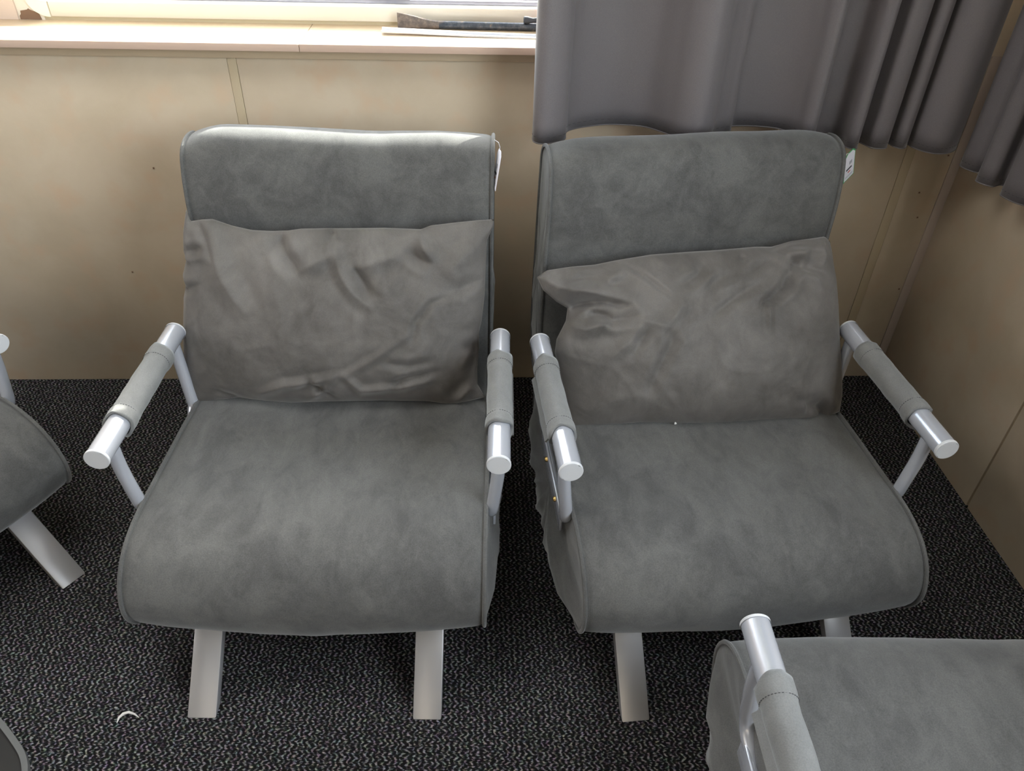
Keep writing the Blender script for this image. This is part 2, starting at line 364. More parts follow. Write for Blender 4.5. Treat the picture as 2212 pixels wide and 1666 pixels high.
def arm(s, parent, flap_out):
    """armrest tube with caps, fabric sleeve; s = -1 / +1 side"""
    A, y0, y1, z = .3415*s, .191, .585, .487
    b = MB(); b.tube([(A, y0+.003, z), (A, y1-.003, z)], .0205, 32, True)
    ar = b.build('armrest', M_PAINT, parent)
    for yy, d in ((y0, 1), (y1, -1)):
        b = MB()
        b.tube([(A, yy+.0045*d, z), (A, yy+.0005*d, z), (A, yy-.0005*d, z), (A, yy-.0008*d, z), (A, yy+.0003*d, z), (A, yy+.0004*d, z)], [.0214, .0214, .0205, .0192, .0186, .001], 32, False)
        b.build('end_cap', M_CAP, ar)
    # sleeve
    s0, s1 = .283, .500; seg = 40; ny = 34; V = []; F = []
    for j in range(ny+1):
        t = j/ny; yy = s0+(s1-s0)*t
        hem = .0016 if (t < .13 or t > .87) else 0.
        groove = -.0014*(math.exp(-((t-.13)/.012)**2)+math.exp(-((t-.87)/.012)**2))
        for k in range(seg):
            a = 2*PI*k/seg; r = .0243+hem+groove+.0012*fbm(math.cos(a)*.02, yy, math.sin(a)*.02, 22., 5*s)
            r += (.0008+.0022*(2*t-1)**8)*math.exp(-((a-1.75)/.22)**2)
            drop = max(0, -math.sin(a))*.004
            wob = .004*math.sin(a*2+s)+.003*math.cos(a*3) if j in (0, ny) else 0
            V.append((A+r*math.cos(a), yy+wob, z+r*math.sin(a)-drop))
    for j in range(ny):
        for k in range(seg): F.append((j*seg+k, j*seg+(k+1) % seg, (j+1)*seg+(k+1) % seg, (j+1)*seg+k))
    # rolled-in ends
    for j, d in ((0, 1), (ny, -1)):
        b0 = len(V)
        for k in range(seg):
            a = 2*PI*k/seg; q = V[j*seg+k]; V.append((A+.0212*math.cos(a), q[1]+.002*d, z+.0212*math.sin(a)-max(0, -math.sin(a))*.003))
        for k in range(seg): F.append((j*seg+k, j*seg+(k+1) % seg, b0+(k+1) % seg, b0+k))
    link_mesh('sleeve', V, F, M_SLEEVE, ar, True)
    # flap where the sleeve closes, and stitch rows
    b = MB(); ang = math.radians(-52) if flap_out*s > 0 else math.radians(232)
    ux, uz = math.cos(ang), math.sin(ang)
    b.box((A+ux*.031, (s0+s1)/2+.01, z+uz*.031), (.024, s1-s0-.028, .0045), Matrix.Rotation(-ang, 3, 'Y'), .0015)
    b.build('sleeve_flap', M_SLEEVE, ar)
    b = MB()
    for t in (.13, .87):
        yy = s0+(s1-s0)*t
        for k in range(22):
            a0 = math.radians(-20+k*10.5); a1 = a0+math.radians(6)
            b.tube([(A+.0252*math.cos(a), yy, z+.0252*math.sin(a)) for a in (a0, (a0+a1)/2, a1)], .00045, 5)
    b.build('stitching', M_STITCH, ar)['kind'] = 'stuff'
    # U support
    U = .3285*s
    path = rounded([(A, .243, z-.012), (A, .243, .42), (U, .243, .308), (U, .300, .290), (U, .49, .290), (U, .545, .31), (A, .56, z-.012)], .040, 7)
    rad = [.0125 if (p[2] > .325 or p[1] < .26) else max(.0075, .0125-.005*min(1, abs(p[1]-.26)/.03, abs(.535-p[1])/.03)) for p in path]
    b = MB(); b.tube(path, rad, 16)
    sp = b.build('arm_support', M_PAINT, parent)
    b = MB(); b.box((U+.0065*s, .385, .283), (.006, .25, .046), bev=.0025); pl = b.build('side_plate', M_PAINT, sp)
    for yy, zz in ((.315, .293), (.43, .293)):
        b = MB(); b.tube([(U+.009*s, yy, zz), (U+.0125*s, yy, zz), (U+.0145*s, yy, zz), (U+.015*s, yy, zz)], [.0055, .0055, .004, .001], 12, False)
        b.build('screw', M_BRASS, sp)

def leg(name, x, y0, y1, z1, parent):
    """raked flat bar; its foot is cut level with the floor"""
    d = Vector((0, y1-y0, z1)).normalized(); th = .020; n = Vector((0, -d.z, d.y)); hw = .0271
    # front face passes through (y0, 0); the back face is offset along -n and reaches the floor further back
    V = []
    for sx in (-1, 1):
        V += [(x+sx*hw, y0, .0), (x+sx*hw, y0+th/d.z, .0), (x+sx*hw, y1+th/d.z, z1), (x+sx*hw, y1, z1)]
    F = [(0, 1, 2, 3), (4, 5, 6, 7), (0, 1, 5, 4), (1, 2, 6, 5), (2, 3, 7, 6), (3, 0, 4, 7)]
    bm = bmesh.new(); vs = [bm.verts.new(v) for v in V]
    for f in F: bm.faces.new([vs[i] for i in f])
    bmesh.ops.recalc_face_normals(bm, faces=bm.faces)
    bmesh.ops.bevel(bm, geom=bm.edges[:], offset=.0022, segments=2, affect='EDGES', profile=.5); bm.verts.index_update()
    o = link_mesh(name, [v.co[:] for v in bm.verts], [[v.index for v in f.verts] for f in bm.faces], M_LEG, parent, True, 35); bm.free()
    return o

def chair(X, Y, t, label, seed, seat_def, back_def, puffs):
    root = empty('folding_armchair', (X, Y, 0), t); tag(root, label, 'chair', 'grey folding armchairs')
    cushion('seat_cushion', SEAT, root, .010, seat_def, seed, puff=puffs)
    cushion('backrest', BACK, root, .005, back_def, seed+9, puff=(.006, .006))
    b = MB(); b.box((0, .47, .118), (.60, .46, .058), bev=.022); b.build('folded_mattress', M_SUEDE, root)
    for s in (-1, 1): arm(s, root, 1)
    for s in (-1, 1):
        leg('leg', s*.213, 0., .162, .146, root); leg('leg', s*.213, .86, .70, .146, root)
    b = MB()
    for s in (-1, 1): b.box((s*.213, .46, .083), (.030, .62, .012), bev=.003)
    b.box((0, .46, .083), (.42, .030, .012), bev=.003)
    b.build('base_frame', M_LEG, root)
    return root
def sd1(v):
    x, y, z = v
    if z > .25: z -= .010*math.exp(-((x-.0)/.22)**2-((y-.40)/.14)**2)
    if z < .22 and y < .3: z -= .022*(1-(x/HW)**2)*max(0, 1-abs(x)/HW)
    return (x, y, z)
def sd2(v):
    x, y, z = v
    if z > .24:
        # pulled valley from the right arm support down to the middle of the seat
        d = abs((x-.25)*.75+(y-.24)*.66)*1.0; along = (x-.25)*-.66+(y-.24)*.75
        z -= .011*math.exp(-((x-.262)/.030)**2-((y-.205)/.06)**2)
        z -= .006*math.exp(-((x-.05)/.2)**2-((y-.38)/.14)**2)
    if z < .22 and y < .3: z -= .018*(1-(x/HW)**2)*max(0, 1-abs(x)/HW)
    return (x, y, z)
def bd1(v):
    x, y, z = v
    if z > .70:
        f = min(1, (z-.70)/.12)
        z -= f*(.0045*math.exp(-((x-.045)/.085)**2) + .017*max(0, (-x-.24)/.08)**2 - .002)
        z += f*.004*(-x/HW)
    return (x, y, z)
def bd2(v):
    x, y, z = v
    if z > .70:
        f = min(1, (z-.70)/.12); z -= f*.010*max(0, (abs(x)-.24)/.08)**2; z += f*.004*(x/HW)
    k = max(0, (z-.4))/.45
    y += .008*(x/HW)*k; x += .014*k
    return (x, y, z)
idn = lambda v: (v[0], v[1], v[2])
chair(-.311, .7735, -.0333, 'grey suede folding armchair under the bare window, its crumpled pillow standing upright', 1., sd1, bd1, (.012, .032))
chair(.5134, .7677, .069, 'grey suede folding armchair before the curtain, green-edged tag on its back', 31., sd2, bd2, (.044, .012))
chair(-1.0116, .9325, .9589, 'grey folding armchair cut off by the left edge of the photo, turned sideways', 57., sd1, idn, (.02, .02))
chair(.7356, .8106, 3.1083, 'grey folding armchair at the bottom right, facing the other chairs', 83., sd2, idn, (.03, .055))

# ------------------------------------------------------------------ pillows
PILLOW_L = {'o': [-0.2926, 1.3282, 0.335], 't': -0.0333, 'lean': 0.3878, 'top': [[-0.3081, 0.4014], [-0.3008, 0.3774], [-0.2768, 0.3816], [-0.2548, 0.3829], [-0.2179, 0.3705], [-0.1757, 0.3619], [-0.1328, 0.3609], [-0.1022, 0.3624], [-0.0752, 0.3667], [-0.0274, 0.3685], [0.0301, 0.3696], [0.0971, 0.3719], [0.145, 0.3709], [0.1738, 0.3705], [0.1931, 0.3784], [0.2411, 0.385], [0.289, 0.3907], [0.3235, 0.3932]], 'left': [[-0.3081, 0.4014], [-0.318, 0.3564], [-0.3206, 0.3184], [-0.3138, 0.309], [-0.3261, 0.2702], [-0.3223, 0.2488], [-0.3287, 0.2213], [-0.3353, 0.1614], [-0.342, 0.1004], [-0.3429, 0.0487], [-0.3365, -0.0122]], 'bottom': [[-0.3365, -0.0122], [-0.2981, -0.0127], [-0.2591, -0.0057], [-0.2305, -0.001], [-0.1682, -0.0074], [-0.1126, -0.0108], [-0.0332, -0.0064], [0.086, -0.0023], [0.1859, -0.0029], [0.2328, -0.0096], [0.2615, -0.0049], [0.3104, 0.0087]], 'right': [[0.3235, 0.3932], [0.3246, 0.3819], [0.3106, 0.3504], [0.3084, 0.2897], [0.307, 0.2327], [0.3016, 0.1816], [0.2959, 0.1542], [0.2962, 0.1143], [0.2925, 0.0738], [0.2938, 0.0381], [0.3104, 0.0087]], 'cr': [([[-0.2758, 0.3813], [-0.263, 0.3577], [-0.2474, 0.321], [-0.232, 0.28], [-0.2019, 0.2272], [-0.1738, 0.1929]], 0.01, 0.022), ([[-0.2942, 0.3827], [-0.2803, 0.372], [-0.2574, 0.3357], [-0.2455, 0.2986]], -0.008, 0.012), ([[-0.1149, 0.3458], [-0.0946, 0.3089], [-0.0696, 0.283]], -0.012, 0.014), ([[-0.0696, 0.283], [-0.0269, 0.3064], [0.0039, 0.3239]], 0.008, 0.014), ([[0.0039, 0.3239], [0.0175, 0.2846], [0.0464, 0.2432], [0.08, 0.2149]], 0.011, 0.013), ([[0.0405, 0.2926], [0.0548, 0.2663], [0.0727, 0.2283]], -0.013, 0.02), ([[0.048, 0.2909], [0.0939, 0.3087], [0.1471, 0.3284]], 0.007, 0.014), ([[0.1433, 0.3283], [0.1695, 0.312], [0.1959, 0.3038]], -0.01, 0.012), ([[0.1998, 0.3107], [0.1886, 0.3292], [0.1701, 0.3623]], 0.01, 0.013), ([[-0.0093, 0.3681], [-0.0135, 0.3551]], -0.012, 0.012), ([[-0.1066, 0.3607], [-0.1233, 0.3308], [-0.1355, 0.3156]], -0.009, 0.016), ([[0.2299, 0.235], [0.1992, 0.2267], [0.168, 0.1872], [0.1577, 0.1437]], -0.005, 0.007), ([[0.1561, 0.1634], [0.0812, 0.1104], [0.0173, 0.069]], 0.004, 0.008), ([[-0.1698, 0.021], [-0.1093, 0.0465], [-0.058, 0.0515], [0.0056, 0.0708]], 0.008, 0.01), ([[-0.0868, 0.0264], [-0.058, 0.0515], [-0.0316, 0.0273], [-0.0085, 0.0112]], -0.007, 0.009), ([[-0.0762, 0.0018], [-0.0395, 0.0272], [-0.0066, 0.0605]], 0.005, 0.007), ([[0.0173, 0.069], [0.0475, 0.0327], [0.1267, 0.0422], [0.1901, 0.0555]], 0.007, 0.009), ([[0.1004, 0.0987], [0.1472, 0.0914], [0.1983, 0.1003]], -0.006, 0.01), ([[0.1069, 0.0378], [0.1389, 0.0629], [0.206, 0.0802]], -0.006, 0.009), ([[0.2609, 0.1255], [0.2844, 0.1299], [0.2924, 0.1059], [0.2808, 0.0733]], -0.01, 0.012), ([[0.2454, -0.0014], [0.2771, 0.0323], [0.2969, 0.0326]], 0.008, 0.012), ([[-0.2678, 0.0235], [-0.2376, 0.0075], [-0.2188, -0.0046]], -0.006, 0.01), ([[-0.1355, 0.3156], [-0.1199, 0.2631], [-0.1044, 0.2019], [-0.0892, 0.1275]], 0.006, 0.035), ([[-0.3192, 0.3122], [-0.3, 0.3181], [-0.2696, 0.3243]], -0.008, 0.01), ([[-0.3263, 0.2365], [-0.307, 0.2406], [-0.2795, 0.2526]], -0.006, 0.01), ([[0.3025, 0.2709], [0.2644, 0.2549], [0.2299, 0.2465]], -0.005, 0.014), ([[0.298, 0.3462], [0.2604, 0.3156], [0.23, 0.2772]], 0.006, 0.02), ([[-0.0436, 0.2721], [-0.035, 0.2109], [-0.0185, 0.1485]], 0.003, 0.04)]}
PILLOW_R = {'o': [0.48, 1.2516, 0.335], 't': 0.069, 'lean': 0.6001, 'top': [[-0.3415, 0.3167], [-0.3204, 0.3305], [-0.2679, 0.3366], [-0.2192, 0.339], [-0.17, 0.3472], [-0.0953, 0.3567], [-0.013, 0.3601], [0.0546, 0.3621], [0.1343, 0.3667], [0.1728, 0.3656], [0.2159, 0.3763], [0.2632, 0.3809], [0.2928, 0.3841], [0.3054, 0.3738]], 'left': [[-0.3415, 0.3167], [-0.3298, 0.2892], [-0.3022, 0.264], [-0.279, 0.2495], [-0.2839, 0.2234], [-0.3052, 0.1851], [-0.3102, 0.1569], [-0.3018, 0.1163], [-0.2937, 0.0676], [-0.2852, 0.0266], [-0.2762, -0.0016]], 'bottom': [[-0.2762, -0.0016], [-0.2099, -0.0031], [-0.1276, -0.0024], [-0.0314, -0.0095], [0.062, -0.0133], [0.1481, -0.0117], [0.234, -0.0162], [0.2821, -0.0166], [0.3221, -0.0002]], 'right': [[0.3054, 0.3738], [0.3103, 0.3486], [0.3178, 0.2871], [0.3212, 0.2254], [0.3224, 0.1635], [0.3276, 0.0796], [0.3291, 0.0375], [0.3221, -0.0002]], 'cr': [([[-0.3367, 0.3168], [-0.3015, 0.2919], [-0.2494, 0.2802], [-0.201, 0.2665], [-0.1564, 0.2549], [-0.1405, 0.2363]], 0.014, 0.018), ([[-0.2769, 0.2473], [-0.2502, 0.2583], [-0.2095, 0.2588], [-0.1648, 0.2472]], -0.016, 0.014), ([[-0.2467, 0.2422], [-0.2144, 0.233], [-0.1945, 0.2195], [-0.1451, 0.2224]], -0.014, 0.012), ([[-0.2631, 0.2369], [-0.2303, 0.2456], [-0.206, 0.2407]], 0.01, 0.01), ([[-0.2803, 0.2116], [-0.2522, 0.2025], [-0.2028, 0.2146]], 0.012, 0.014), ([[-0.2026, 0.2206], [-0.1575, 0.2188], [-0.1083, 0.2089], [-0.0797, 0.1957]], 0.008, 0.02), ([[-0.2247, 0.2893], [-0.1999, 0.3004], [-0.1665, 0.3232]], 0.006, 0.01), ([[-0.2811, 0.2991], [-0.2483, 0.3099], [-0.2198, 0.313]], -0.005, 0.01), ([[-0.1657, 0.347], [-0.1219, 0.3058], [-0.0777, 0.2641]], -0.004, 0.006), ([[-0.0837, 0.1999], [-0.0783, 0.1713], [-0.1026, 0.1237], [-0.125, 0.0719]], -0.007, 0.012), ([[-0.1414, 0.2102], [-0.1714, 0.1711], [-0.2053, 0.1403]], 0.006, 0.012), ([[-0.1251, 0.2015], [-0.16, 0.1424]], -0.004, 0.009), ([[-0.0489, 0.2551], [-0.0835, 0.2079]], 0.005, 0.012), ([[0.0087, 0.2206], [0.0601, 0.2552], [0.1114, 0.2818]], -0.006, 0.009), ([[0.0268, 0.2726], [0.0694, 0.2914], [0.1038, 0.3186]], 0.006, 0.01), ([[-0.0564, 0.2835], [-0.0142, 0.3022], [0.0117, 0.3336]], -0.006, 0.011), ([[-0.0319, 0.2665], [0.0065, 0.2975], [0.0449, 0.3205]], 0.005, 0.01), ([[0.1319, 0.2465], [0.1751, 0.2756], [0.2104, 0.3274]], -0.013, 0.012), ([[0.1277, 0.2487], [0.1305, 0.1832]], 0.005, 0.007), ([[0.1147, 0.237], [0.1363, 0.2525]], -0.008, 0.008), ([[0.1725, 0.357], [0.2063, 0.3357], [0.2187, 0.315], [0.2746, 0.3091]], -0.009, 0.012), ([[0.1769, 0.3609], [0.2112, 0.3681], [0.2412, 0.3713]], -0.014, 0.014), ([[0.1893, 0.3443], [0.228, 0.3513], [0.2668, 0.3583]], 0.012, 0.014), ([[0.2757, 0.3744], [0.2794, 0.3417], [0.2659, 0.3094]], 0.01, 0.016), ([[0.2144, 0.311], [0.2484, 0.2936], [0.2652, 0.2684]], 0.005, 0.012), ([[0.1551, 0.3373], [0.1122, 0.3143], [0.0611, 0.2957]], -0.006, 0.01), ([[0.096, 0.3471], [0.0914, 0.3311]], -0.005, 0.007), ([[0.1926, 0.0733], [0.2093, 0.0435], [0.2237, 0.0032]], 0.007, 0.014), ([[0.2524, 0.0247], [0.2738, 0.0027], [0.2823, -0.0145]], -0.014, 0.016), ([[0.205, 0.0437], [0.2434, 0.0084]], -0.006, 0.012), ([[-0.2709, 0.0222], [-0.2084, 0.0515], [-0.1294, 0.0639]], 0.005, 0.03)]}
def rid(p, q, seed):
    a = 1-abs(noise.noise(Vector((p*9+q*5+seed, q*7-p*3, seed*1.7)))); b = 1-abs(noise.noise(Vector((p*15-q*9, q*16+seed, 4.+seed))))
    g = noise.noise(Vector((p*5+3*seed, q*5, 9.)))
    return (a**7)*max(0, .35+g)+.5*(b**8)*max(0, .25-g)
def pillow(D, front, back, label, seed, nu=150, nv=96):
    O = Vector(D['o']); t = D['t']; le = D['lean']
    ex = np.array([math.cos(t), math.sin(t), 0]); ey = np.array([-math.sin(t), math.cos(t), 0])
    e2 = ey*math.sin(le)+np.array([0, 0, math.cos(le)]); nrm = -ey*math.cos(le)+np.array([0, 0, math.sin(le)])   # towards the sitter
    def curve(P, n):
        P = np.array(P); s = np.r_[0, np.cumsum(np.linalg.norm(np.diff(P, axis=0), axis=1))]; q = np.linspace(0, s[-1], n)
        return np.stack([np.interp(q, s, P[:, 0]), np.interp(q, s, P[:, 1])], 1)
    top, bot = curve(D['top'], nu), curve(D['bottom'], nu); lef, rig = curve(D['left'], nv), curve(D['right'], nv)
    u = np.linspace(0, 1, nu)[None, :, None]; v = np.linspace(0, 1, nv)[:, None, None]
    G = (1-v)*top[None]+v*bot[None]+(1-u)*lef[:, None]+u*rig[:, None]-((1-u)*(1-v)*top[0]+u*(1-v)*top[-1]+(1-u)*v*bot[0]+u*v*bot[-1])
    uu = (2*u[..., 0]-1)+0*v[..., 0]; vv = (2*v[..., 0]-1)+0*u[..., 0]
    edge = np.minimum(1-np.abs(uu), (1-np.abs(vv))*.6)
    body = ((1-np.abs(uu)**2.6)*(1-np.abs(vv)**2.2))
    prof = np.clip(body, 0, 1)**.62
    hF = front*prof; hB = back*prof
    # fullness sinks to the lower half
    hF = hF*(1+.16*vv)
    cre = np.zeros_like(hF)
    for pts, A, wd in D['cr']:
        pts = np.array(pts); L = np.r_[0, np.cumsum(np.linalg.norm(np.diff(pts, axis=0), axis=1))]
        best = np.full(hF.shape, 9.); par = np.zeros_like(best)
        for i in range(len(pts)-1):
            a, b = pts[i], pts[i+1]; d = b-a; l2 = (d*d).sum(); tt = np.clip(((G-a)*d).sum(-1)/l2, 0, 1)
            dist = np.linalg.norm(G-(a+tt[..., None]*d), axis=-1); k = dist < best
            best = np.where(k, dist, best); par = np.where(k, (L[i]+tt*math.sqrt(l2))/L[-1], par)
        taper = .25+.75*np.sin(np.clip(par, 0, 1)*PI)**.6
        x = best/(wd*.8)
        cre += 1.55*A*taper*(np.exp(-np.abs(x)**1.3)-.30*np.exp(-((x-2.2)/1.0)**2))
    cre *= np.clip(edge/.04, .15, 1)
    V = []; F = []
    for j in range(nv):
        for i in range(nu):
            p, q = G[j, i]; h = hF[j, i]+cre[j, i]+.0035*fbm(p, q, 0, 9., seed)*min(1, edge[j, i]/.1)+(.0012*fbm(p, q, 0, 30., seed)+.0045*rid(p, q, seed))*min(1, edge[j, i]/.08)
            V.append(np.array(O)+ex*p+e2*q+nrm*h)
    for j in range(nv-1):
        for i in range(nu-1): F.append((j*nu+i, j*nu+i+1, (j+1)*nu+i+1, (j+1)*nu+i))
    # back side on the same border
    idx = {}
    for j in range(nv):
        for i in range(nu):
            if i in (0, nu-1) or j in (0, nv-1): idx[j, i] = j*nu+i
            else:
                p, q = G[j, i]; idx[j, i] = len(V); V.append(np.array(O)+ex*p+e2*q-nrm*hB[j, i])
    for j in range(nv-1):
        for i in range(nu-1): F.append((idx[j, i], idx[j+1, i], idx[j+1, i+1], idx[j, i+1]))
    V = [tuple(p-np.array(O)) for p in V]
    o = link_mesh('pillow', V, F, M_PILLOW, None, True); o.location = O
    tag(o, label, 'pillow', 'loose pillows on the armchairs')
    return o
pillow(PILLOW_L, .082, .060, 'crumpled grey velvet pillow standing level on the chair under the bare window', 2.)
pillow(PILLOW_R, .085, .050, 'tilted grey velvet pillow with a pinched left corner, on the chair before the curtain', 12.)

# ------------------------------------------------------------------ curtains
def curtain(hem, z0, label, name='curtain', top=2.15, n=240, amp_top=.9, lean=None, nrows=16, dzf=None):
    P = resample(hem, n, False)
    m0 = P.mean(0); V = []; F = []
    # gentle average line the folds relax to
    k = np.linspace(0, 1, n)[:, None]; base = P[0]*(1-k)+P[-1]*k
    for j in range(nrows+1):
        t = j/nrows; zz = t**1.3
        for i in range(n):
            q = base[i]+(P[i]-base[i])*(1+(amp_top-1)*zz)
            if lean is not None: q = q+np.array(lean)*zz
            w_ = .0015*fbm(q[0], q[1], zz*2, 9., 3.)
            z = z0+(top-z0)*zz+(dzf(i/n) if dzf else 0)*(1-zz)
            V.append((q[0]+w_, q[1]+w_, z))
    for j in range(nrows):
        for i in range(n-1): F.append((j*n+i, j*n+i+1, (j+1)*n+i+1, (j+1)*n+i))
    o = link_mesh(name, V, F, M_CURTAIN, None, True)
    md = o.modifiers.new('thickness', 'SOLIDIFY'); md.thickness = .0016; md.offset = 0
    # turned-up hem with a stitch line
    b = MB(); b.tube([V[i] for i in range(0, n, 1)], .0016, 6); b.build('hem', M_CURTAIN, o)
    b = MB(); st = [Vector(V[i]) for i in range(n)]
    for i in range(2, n-3, 4):
        for sgn in (-1,):
            d = (st[i+2]-st[i]); nr = Vector((d.y, -d.x, 0)).normalized()*.0013
            b.tube([st[i]+nr+Vector((0, 0, .013)), st[i+2]+nr+Vector((0, 0, .013))], .0004, 4)
    s = b.build('stitching', M_CSTITCH, o); s['kind'] = 'stuff'
    tag(o, label, 'curtain', 'mauve-grey curtains around the corner')
    return o
H1 = [(.126, 1.690), (.128, 1.668), (.140, 1.655), (.160, 1.657), (.185, 1.670), (.200, 1.688), (.204, 1.722), (.215, 1.742), (.245, 1.762), (.300, 1.782), (.350, 1.782), (.395, 1.770), (.430, 1.735), (.455, 1.705), (.478, 1.689), (.505, 1.687), (.530, 1.702), (.545, 1.722), (.570, 1.738), (.590, 1.748), (.600, 1.778), (.625, 1.784), (.670, 1.782), (.710, 1.768), (.735, 1.740), (.748, 1.714), (.762, 1.702), (.776, 1.712), (.782, 1.745), (.778, 1.775)]
curtain(H1, .79, 'wide light mauve-grey curtain panel hanging behind the tagged armchair, over the window', amp_top=.85)
H2 = [(.790, 1.770), (.815, 1.780), (.845, 1.775), (.858, 1.750), (.862, 1.720), (.872, 1.708), (.884, 1.712), (.893, 1.738), (.902, 1.758), (.912, 1.738), (.920, 1.718), (.936, 1.712), (.955, 1.716), (.968, 1.740), (.974, 1.752), (.978, 1.727), (.990, 1.714), (1.004, 1.720), (1.013, 1.738), (1.018, 1.748), (1.021, 1.722), (1.034, 1.700), (1.055, 1.685), (1.080, 1.684), (1.100, 1.694), (1.120, 1.712), (1.134, 1.735), (1.140, 1.760)]
curtain(H2, .765, 'dark narrow-pleated curtain panel filling the room corner', amp_top=.9)
H3 = [(1.190, 1.735), (1.160, 1.725), (1.146, 1.712), (1.140, 1.695), (1.150, 1.668), (1.168, 1.650), (1.150, 1.632), (1.131, 1.614), (1.134, 1.596), (1.150, 1.580), (1.176, 1.590), (1.185, 1.572), (1.160, 1.552), (1.145, 1.536), (1.148, 1.512), (1.160, 1.488), (1.185, 1.470), (1.20, 1.445), (1.17, 1.42), (1.15, 1.39), (1.165, 1.35), (1.19, 1.32)]
curtain(H3, .73, 'curtain panel on the right wall, reaching the right edge of the photo', amp_top=.9)

# ------------------------------------------------------------------ things on the sill
def rust():
    m, nt, b = mat('worn_blue_black_steel'); n = N(nt, 'ShaderNodeTexNoise', Scale=60., Detail=6., Roughness=.7); tc = N(nt, 'ShaderNodeTexCoord')
    nt.links.new(tc.outputs['Object'], n.inputs['Vector'])
    r = ramp(nt, [(.42, (.035, .045, .065)), (.60, (.09, .10, .12)), (.72, (.30, .21, .13))]); nt.links.new(n.outputs['Fac'], r.inputs[0]); nt.links.new(r.outputs[0], b.inputs['Base Color'])
    b.inputs['Roughness'].default_value = .45; b.inputs['Metallic'].default_value = .5; return m
def rust2():
    m, nt, b = mat('rusty_blade_steel'); n = N(nt, 'ShaderNodeTexNoise', Scale=90., Detail=6., Roughness=.7); tc = N(nt, 'ShaderNodeTexCoord')
    nt.links.new(tc.outputs['Object'], n.inputs['Vector'])
    r = ramp(nt, [(.38, (.10, .085, .08)), (.6, (.19, .15, .13)), (.75, (.32, .24, .18))]); nt.links.new(n.outputs['Fac'], r.inputs[0]); nt.links.new(r.outputs[0], b.inputs['Base Color'])
    b.inputs['Roughness'].default_value = .6; b.inputs['Metallic'].default_value = .4; return m
pb = empty('pry_bar', (-.17, 1.950, .954)); tag(pb, 'blue-black steel pry bar with a flared rusty blade, lying on the sill', 'pry bar')
b = MB(); b.tube([(.085, -.002, .0095), (.20, -.004, .0092), (.50, -.014, .0090), (.75, -.022, .0090)], .0088, 14); b.build('shaft', rust(), pb)
V = []; F = []; prof = [(-.012, .0, .035, .0012), (.004, .001, .0325, .003), (.030, .0005, .0275, .005), (.055, .0008, .0220, .0075), (.078, .0008, .0186, .0086), (.10, .0007, .0183, .0088)]
sg = 14
for x, z0, z1, hy in prof:
    for k in range(sg):
        a = 2*PI*k/sg; ca, sa = math.cos(a), math.sin(a); e_ = .45 if x < .05 else 1.
        V.append((x, -.002+hy*math.copysign(abs(ca)**e_, ca), (z0+z1)/2+(z1-z0)/2*math.copysign(abs(sa)**e_, sa)))
for i in range(len(prof)-1):
    for k in range(sg): F.append((i*sg+k, i*sg+(k+1) % sg, (i+1)*sg+(k+1) % sg, (i+1)*sg+k))
F += [tuple(range(sg)), tuple((len(prof)-1)*sg+k for k in range(sg))]
link_mesh('blade', V, F, rust2(), pb, True, 50)
# hand tool lying on the bar
ht = empty('hand_tool', (.117, 1.938, .9708)); tag(ht, 'small hand tool with a black and red handle lying on the pry bar', 'tool')
b = MB(); b.tube([(-.004, 0, .0085), (-.002, 0, .0085), (.004, 0, .0085), (.010, 0, .0083), (.018, 0, .0080), (.030, 0, .009), (.06, 0, .0112), (.12, 0, .0115), (.14, 0, .009)], [.0055, .0080, .0082, .0072, .0052, .0060, .0078, .0080, .005], 16); b.build('handle', plain('black_rubber', (.02, .024, .035), .5), ht)
b = MB(); b.tube([(.036, .001, .0135), (.06, .001, .0165), (.11, .001, .017)], [.0045, .0062, .006], 10); b.build('red_inlay', plain('red_plastic', (.5, .04, .06), .4), ht)
b = MB(); b.tube([(.14, 0, .0085), (.27, -.004, .0085)], .003, 10); b.build('shank', M_LEG, ht)
# white plastic trim strip: a shallow channel profile
st = empty('trim_strip', (-.215, 1.895, .954)); tag(st, 'thin white plastic trim strip lying on the sill in front of the pry bar', 'trim strip')
prof = [(.012, .0), (.012, .006), (.0105, .006), (.0100, .0016), (-.010, .0016), (-.0105, .0036), (-.012, .0036), (-.012, 0)]
V = []; F = []; xs = [0, .1, .2, .3, .40, .5]
for i, x in enumerate(xs):
    yc = .004+(-.055)*x+.0; zc = .0055*max(0, 1-x/.25)
    for y, z in prof: V.append((x, yc+y, zc+z))
k_ = len(prof)
for i in range(len(xs)-1):
    for k in range(k_): F.append((i*k_+k, i*k_+(k+1) % k_, (i+1)*k_+(k+1) % k_, (i+1)*k_+k))
F += [tuple(range(k_)), tuple((len(xs)-1)*k_+k for k in range(k_))]
link_mesh('strip_channel', V, F, plain('white_pvc', (.58, .60, .66), .3), st, True, 30)

